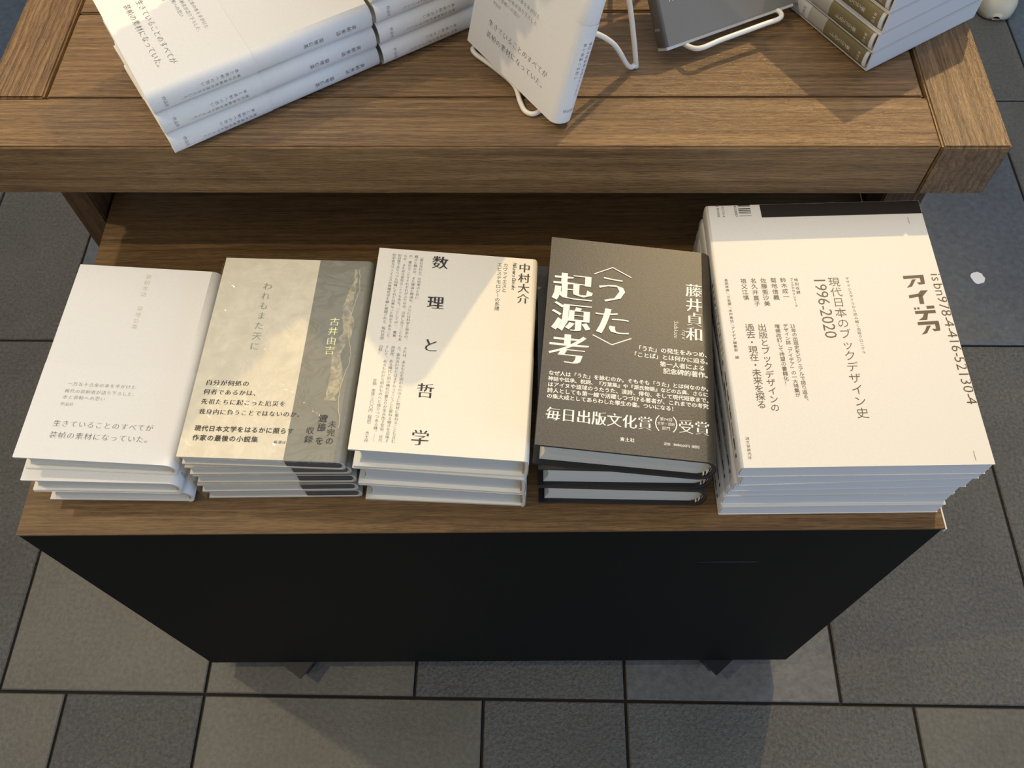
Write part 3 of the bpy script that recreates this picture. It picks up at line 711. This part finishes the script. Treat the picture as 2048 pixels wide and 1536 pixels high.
T.horiz('第74回', 0.0935, 0.1030, 0.0318, 0.0032, 'g'); T.horiz('文学・芸術', 0.0915, 0.1050, 0.0280, 0.0030, 'g'); T.horiz('部門', 0.0950, 0.1015, 0.0242, 0.0032, 'g')
T.horiz('青土社', 0.0633, 0.0747, 0.0113, None, 'gb'); T.horiz('定価　本体4200円（税別）', 0.0967, 0.1252, 0.0112, 0.0028, 'g')
bk_d.text('band_lettering', T, M['ink_white'], tD, 0.0005)
T = Text(); T.vert('〈うた〉起源考', -0.002, 0.155, 0.095, 0.0085, 'mb'); T.vert('藤井貞和', 0.001, 0.080, 0.048, 0.0070, 'mb'); T.horiz('青土社', -0.008, 0.008, 0.012, 0.005, 'g')
bk_d.spine_text('spine_lettering', T, M['ink_white'], tD, 0.0005)
usedD = [0]
stack(tD, usedD, bk_d, [(0.4412, 0.0340, -0.5), (0.4398, 0.0339, 0.4), (0.4358, 0.0378, -4.0)], ZB, 0.0007,
      ['dark grey hardcover with white lettering, %s of its stack on the cart' % s for s in ('lowest', 'middle one', 'topmost')], 'dark hardcovers on the cart',
      ('title_lettering', 'author_lettering', 'band_lettering'))

# (5) large white softcover, spine on the left
bk_e = Book(0.1839, 0.2496, 0.01785, 0.01705, 0.0028, 3.2, 0.0006, 'L')
tE = thing('softcover_book', '', 'book')
bk_e.pages(M['pages_white'], tE, 0.0006, 0.0008, 0.0, 0.0001)
bk_e.cover('cover', M['cover_white'], tE, matb=M['board'])
T = Text()
T.poly([(0.0485, 0.2558), (0.0489, 0.2412), (0.1884, 0.2412), (0.1884, 0.2558)]); bk_e.text('black_printed_band', T.scale(0.975), M['black_print'], tE, 0.00012)
T = Text()
for b_, t_ in ((0.2555, .0008), (0.2540, .0004), (0.2515, .0009), (0.2497, .0008), (0.2478, .0009), (0.2463, .0004), (0.2435, .0004)): T.line(0.0293, b_, 0.0400, b_, t_)
T.side('0030007', 0.0268, 0.2555, 0.2425, 0.0030, 'g', 0, 1.2); T.side('-52130-4', 0.0157, 0.2560, 0.2425, 0.0026, 'g', 0, 1.2); T.side('0 ¥3000E', 0.0112, 0.2560, 0.2425, 0.0026, 'g', 0, 1.2)
bk_e.text('barcode', T.scale(0.975), M['ink'], tE, 0.0002)
T = Text()
T.vert('長田年伸／川名潤／木戸勇功／アイデア編集部　編', 0.0095, 0.1755, 0.0955, 0.0033, 'g')
T.vert('祖父江慎', 0.0240, 0.1755, 0.1525, None, 'g'); T.vert('名久井直子', 0.0325, 0.1755, 0.1460, None, 'g'); T.vert('佐藤亜沙美', 0.0407, 0.1755, 0.1460, None, 'g')
T.vert('菊地信義', 0.0492, 0.1755, 0.1520, None, 'g'); T.vert('鈴木成一', 0.0574, 0.1755, 0.1525, None, 'g')
T.vert('ブックデザイントーク', 0.0644, 0.1745, 0.1445, 0.0030, 'g'); T.vert('特別収録', 0.0682, 0.1745, 0.1575, 0.0036, 'g')
T.vert('過去・現在・未来を探る', 0.0232, 0.1292, 0.0500, 0.0080, 'g'); T.vert('出版とブックデザインの', 0.0333, 0.1292, 0.0470, 0.0078, 'g')
T.vert('増補改訂して待望の書籍化！', 0.0457, 0.1285, 0.0700, 0.0046, 'g'); T.vert('デザイン誌「アイデア」の一大特集が', 0.0525, 0.1285, 0.0597, 0.0044, 'g')
T.vert('年の出版史をビジュアルで振り返る、', 0.0585, 0.1240, 0.0540, 0.0044, 'g'); T.horiz('25', 0.0562, 0.0608, 0.1263, 0.0044, 'g')
T.vert('誠文堂新光社', 0.0084, 0.0262, 0.0068, 0.0032, 'm')
T.side('1996-2020', 0.0880, 0.1745, 0.1130, 0.0155, 'gl', 0, 0.95)
T.vert('現代日本のブックデザイン史', 0.0995, 0.1745, 0.0395, 0.0104, 'gl'); T.vert('デザインスタイルから読み解く出版クロニクル', 0.1110, 0.1745, 0.0980, 0.0034, 'gl')
T.side('isbn978-4-416-52130-4', 0.1850, 0.1760, 0.0500, 0.0138, 'gl', 0, 0.90)
T.line(0.1752, 0.2372, 0.1752, 0.2300, 0.0003); T.line(0.1752, 0.0112, 0.1752, 0.0033, 0.0003)
T.clip((bk_e.W - 0.0004) / 0.975)
bk_e.text('cover_lettering', T.scale(0.975), M['ink_brown'], tE, 0.0002)
# the slanted block logo, four characters, one above the other
T = Text()
def blk(pts, ox, oy, k=0.00090):
    T.poly([(ox + x * k + (y * 0.0) * k, oy + y * k) for x, y in pts])
def logo_a(ox, oy):
    blk([(-10, 6.5), (9, 7.5), (9, 4.2), (-10, 3.2)], ox, oy); blk([(5.2, 4.3), (9, 4.3), (8.4, -3.0), (5.0, -1.2)], ox, oy); blk([(-2.6, 2.2), (1.2, 2.6), (-4.0, -5.5), (-9.0, -7.0), (-5.0, -2.5)], ox, oy); blk([(5.0, -1.2), (8.4, -3.0), (3, -3.6), (1.5, -1.0)], ox, oy)
def logo_i(ox, oy):
    blk([(2, 7.5), (8.5, 7.5), (3.0, 1.6), (-10, -1.0), (-10, 2.2), (-1.0, 4.0)], ox, oy); blk([(-1.5, 1.5), (2.5, 1.8), (2.0, -7.5), (-2.0, -7.5)], ox, oy)
def logo_de(ox, oy):
    blk([(2.5, 7.5), (9.5, 7.9), (9.5, 4.9), (2.5, 4.5)], ox, oy); blk([(-9, 2.2), (9.5, 3.0), (9.5, -0.2), (-9, -1.0)], ox, oy); blk([(-1.4, -0.6), (2.4, -0.4), (0.0, -7.5), (-7.5, -7.8), (-3.2, -4.5)], ox, oy)
    blk([(-9, 6.0), (-7.2, 6.1), (-7.2, 4.0), (-9, 3.9)], ox, oy); blk([(-6.0, 6.2), (-4.2, 6.3), (-4.2, 4.2), (-6.0, 4.1)], ox, oy)
logo_a(0.1665, 0.1680); logo_i(0.1672, 0.1520); logo_de(0.1678, 0.1362); logo_a(0.1684, 0.1215)
bk_e.text('logo_mark', T.scale(0.975), M['ink_brown'], tE, 0.0002)
T = Text(); T.vert('デザインスタイルから読み解く出版クロニクル', 0.0038, 0.178, 0.103, 0.0032, 'g'); T.vert('現代日本のブックデザイン史', -0.0012, 0.178, 0.095, 0.0052, 'gb')
T.vert('長田年伸　川名潤　木戸勇功　アイデア編集部　編', 0.0012, 0.088, 0.012, 0.0040, 'gb')
bk_e.spine_text('spine_lettering', T.scale(0.975), M['ink'], tE, 0.0002)
usedE = [0]
stack(tE, usedE, bk_e, [(0.5914, 0.0250, 1.3), (0.5904, 0.0274, 1.0), (0.5912, 0.0279, 1.1), (0.5919, 0.0247, 1.5), (0.5938, 0.0222, 2.1), (0.5893, 0.0221, 0.85)], ZB, 0.00022,
      ['large white softcover, %s in the stack at the right end of the cart' % s for s in ('lowest', 'second up', 'third up', 'fourth up', 'fifth up', 'topmost')], 'large white softcovers on the cart',
      ('cover_lettering', 'barcode', 'black_printed_band', 'logo_mark'))

# (6) grey book on the second easel
bk_i = Book(0.130, 0.188, 0.018, 0.018, 0.0030, 3.2, 0.0022, 'L')
tI = thing('hardcover_book', 'grey hardcover leaning back on the wire stand, spine to the left', 'book', group='standing display copies')
bk_i.pages(M['pages_cool'], tI, 0.0030, 0.0040, 0.0); bk_i.cover('dust_jacket', M['grey_cover'], tI, matb=M['board'])
box('tail_board', (0.001, 0.1295, -0.0030, 0.0000, 0.0002, 0.0172), M['slipcase'], tI, 0.0004)
T = Text(); T.horiz('抑制の美学', 0.0105, 0.0450, 0.0370, None, 'm'); T.horiz('シン', 0.0105, 0.0300, 0.0520, 0.009, 'm'); bk_i.text('title_lettering', T, M['ink_white'], tI)
T = Text(); T.vert('のエッセイ集', 0, 0.088, 0.050, 0.0058, 'm'); T.horiz('白水社', -0.0045, 0.0045, 0.0150, 0.003, 'm'); bk_i.spine_text('spine_lettering', T, M['ink_white'], tI)
tI.matrix_world = Matrix.Translation((0.5422, 0.3929, 0.1708 + ZB)) @ Matrix.Rotation(R(25.5), 4, 'Z') @ Matrix.Rotation(R(90 - 38.8), 4, 'X') @ Matrix.Rotation(R(0.7), 4, 'Z')

# (7) slipcased books at the right of the table
SW, SL, ST_ = 0.1287, 0.190, 0.0190
tJ = thing('slipcased_book', '', 'book')
bm = bmesh.new(); wl = 0.0013
bm_box(bm, 0, SW, 0, SL, 0, wl, 0.0003); bm_box(bm, 0, SW, 0, SL, ST_ - wl, ST_, 0.0003)
bm_box(bm, 0, SW, 0, wl, wl, ST_ - wl); bm_box(bm, 0, SW, SL - wl, SL, wl, ST_ - wl); bm_box(bm, SW - wl, SW, wl, SL - wl, wl, ST_ - wl)
from_bm('slipcase', bm, M['slipcase'], tJ)
bk_j = Book(SW - 0.002, SL - 0.0060, ST_ - 0.0034, ST_ - 0.0034, 0.0035, 2.4, 0.0020, 'L')
j_in = bpy.data.objects.new('inner_book', None); C.objects.link(j_in); j_in.parent = tJ; j_in.location = (-0.0022, 0.0030, 0.0017)
bk_j.pages(M['pages_cool'], j_in, 0.0035, 0.004, 0.002); bk_j.cover('binding', M['cream_jacket'], j_in)
a8, a9 = bk_j.arc[8] - 0.012, bk_j.arc[-9] + 0.012
bk_j.wrap('khaki_spine_panel', M['khaki'], j_in, 0.0030, 0.0520, 0.00015, a8, a9); bk_j.wrap('pale_spine_panel', M['obi_grey'], j_in, 0.0520, 0.0725, 0.00016, a8, a9)
bk_j.wrap('grey_spine_panel', M['slipcase'], j_in, 0.0725, 0.150, 0.00017, a8, a9)
T = Text(); T.vert('ヒヒのエッセイ集', 0, 0.0440, 0.0195, 0.0042, 'm', wid=1.2); T.horiz('白水社', -0.0048, 0.0048, 0.0085, 0.0030, 'm', hgt=1.2); bk_j.spine_text('spine_lettering', T, M['ink_white'], j_in, 0.0003)
T = Text(); T.vert('エイル', 0, 0.102, 0.086, 0.0060, 'm'); T.horiz('白水社', -0.0048, 0.0048, 0.0785, 0.0030, 'm', hgt=1.3); bk_j.spine_text('band_lettering', T, M['ink'], j_in, 0.0003)
rj = random.Random(5); usedJ = [0]
NJ = 4
for j in range(NJ - 1, -1, -1):
    dx, dy = (rj.random() - 0.5) * 0.0016, (rj.random() - 0.5) * 0.0016
    nm = ('lowest', 'second', 'third', 'topmost')[j]
    place(tJ, usedJ, frame(0.7218 + dx, 0.3690 + dy, TZ + 0.0002 + j * (ST_ + 0.0003), 32.8 + (rj.random() - 0.5) * 0.6),
          'slipcased book with khaki spine, %s in the right table stack%s' % (nm, '' if nm in ('lowest', 'topmost') else ' counted from below'), 'slipcased books on the table')

# ------------------------------------------------------------------ wire easels
def easel(name_label, O, yaw, pts_sets):
    t = thing('wire_easel', name_label, 'book stand', Matrix.Translation((O[0], O[1], TZ)) @ Matrix.Rotation(R(yaw), 4, 'Z'), 'wire easels on the table')
    for nm, pts in pts_sets: tube(nm, pts, 0.0022, M['wire'], t, 10, 8)
    return t
# local x along the book's bottom edge, y away behind the book, z up
def sets(lip, u0, u1, by, lean, zf, yb):
    def bp(u, h): return (u, yb + 0.0025 + math.tan(lean) * h, h)
    out = [('lip', lip)]
    for u, s in ((u0, -1), (u1, 1)):
        out.append(('side_frame', [bp(u, 0.004), bp(u + s * 0.0, 0.03), bp(u, 0.062), (u, (bp(u, 0.062)[1] + by) / 2, 0.040), (u, by - 0.008, 0.006), (u, by, 0.0024), (u, by + 0.001, 0.006), (u, (by + bp(u, 0.13)[1]) / 2 + 0.004, 0.075), bp(u, 0.138)]))
    out.append(('crossbar', [bp(u0, 0.138), bp((u0 + u1) / 2, 0.141), bp(u1, 0.138)]))
    return out
lipH = [(0.012, 0.006, 0.0024), (0.008, -0.010, 0.0030), (0.004, -0.0190, 0.0040), (0.012, -0.0225, 0.0045), (0.035, -0.018, 0.0030), (0.062, -0.016, 0.0024), (0.082, -0.0235, 0.0026), (0.094, -0.0265, 0.0028), (0.101, -0.022, 0.0030), (0.099, -0.006, 0.0026), (0.099, 0.006, 0.0024)]
easel('white wire easel holding the upright white book', (0.3944, 0.4112), -54.1, sets(lipH, 0.022, 0.104, 0.083, R(15.4), 0, 0.006))
lipI = [(0.022, 0.004, 0.0030), (0.020, -0.010, 0.0110), (0.026, -0.0250, 0.0150), (0.050, -0.0250, 0.0160), (0.090, -0.0250, 0.0170), (0.108, -0.0250, 0.0180), (0.113, -0.014, 0.0160), (0.111, 0.004, 0.0060)]
easel('white wire easel under the grey book beside the slipcased stack', (0.5422, 0.3929), 25.5, sets(lipI, 0.025, 0.108, 0.125, R(38.8), 0, 0.004))

# ------------------------------------------------------------------ small things on the floor
rs = random.Random(2); V = [(1.2118 + (0.0105 + 0.0022 * rs.random()) * math.cos(a * math.pi / 9), 0.6815 + (0.0118 + 0.0025 * rs.random()) * math.sin(a * math.pi / 9), 0.0012) for a in range(18)]
V += [(x, y, 0.0) for x, y, z in V]
sc_ = mesh_obj('paper_scrap', V, [tuple(range(18)), tuple(range(18, 36))[::-1]] + [(i, i + 18, (i + 1) % 18 + 18, (i + 1) % 18) for i in range(18)], M['scrap'])
tag(sc_, 'small round white scrap lying on the stone floor', 'paper scrap')
# cream shoe, only its toe reaches into the picture
def shoe(x, y, ang):
    t = thing('shoe', 'cream leather shoe on the floor beyond the table corner', 'shoe', Matrix.Translation((x, y, 0)) @ Matrix.Rotation(R(ang), 4, 'Z'))
    prof = [(0.000, 0.008, 0.012), (0.0015, 0.018, 0.021), (0.005, 0.026, 0.031), (0.012, 0.034, 0.040), (0.028, 0.043, 0.050), (0.060, 0.049, 0.058), (0.10, 0.049, 0.068), (0.14, 0.043, 0.088), (0.18, 0.038, 0.100), (0.23, 0.038, 0.100), (0.265, 0.034, 0.092), (0.278, 0.020, 0.075)]
    V = []; F = []; ns = 20
    for yy, hw, hz in prof:
        for k in range(ns):
            a = math.pi * k / (ns - 1); V.append((hw * math.cos(a) * (0.92 + 0.08 * math.sin(a)), yy, 0.004 + (hz - 0.004) * math.sin(a) ** 0.6))
    m_ = len(prof)
    for i in range(m_ - 1):
        for k in range(ns - 1): F.append((i * ns + k, i * ns + k + 1, (i + 1) * ns + k + 1, (i + 1) * ns + k))
    F.append(tuple(range(ns))); F.append(tuple((m_ - 1) * ns + k for k in range(ns))[::-1])
    for i in range(m_ - 1): F.append((i * ns, (i + 1) * ns, (i + 1) * ns + ns - 1, i * ns + ns - 1))
    mesh_obj('upper', V, F, M['shoe'], t, True)
    V2 = []; n = len(prof)
    out = [(hw * 0.9, yy + 0.004) for yy, hw, hz in prof] + [(-hw * 0.9, yy + 0.004) for yy, hw, hz in prof[::-1]]
    V2 = [(a, b, 0.0) for a, b in out] + [(a, b, 0.006) for a, b in out]; k = len(out)
    mesh_obj('sole', V2, [tuple(range(k))[::-1], tuple(range(k, 2 * k))] + [(i, (i + 1) % k, (i + 1) % k + k, i + k) for i in range(k)], M['sole'], t)
shoe(1.408, 1.352, -8)

bpy.data.objects.remove(font_ob, do_unlink=True)
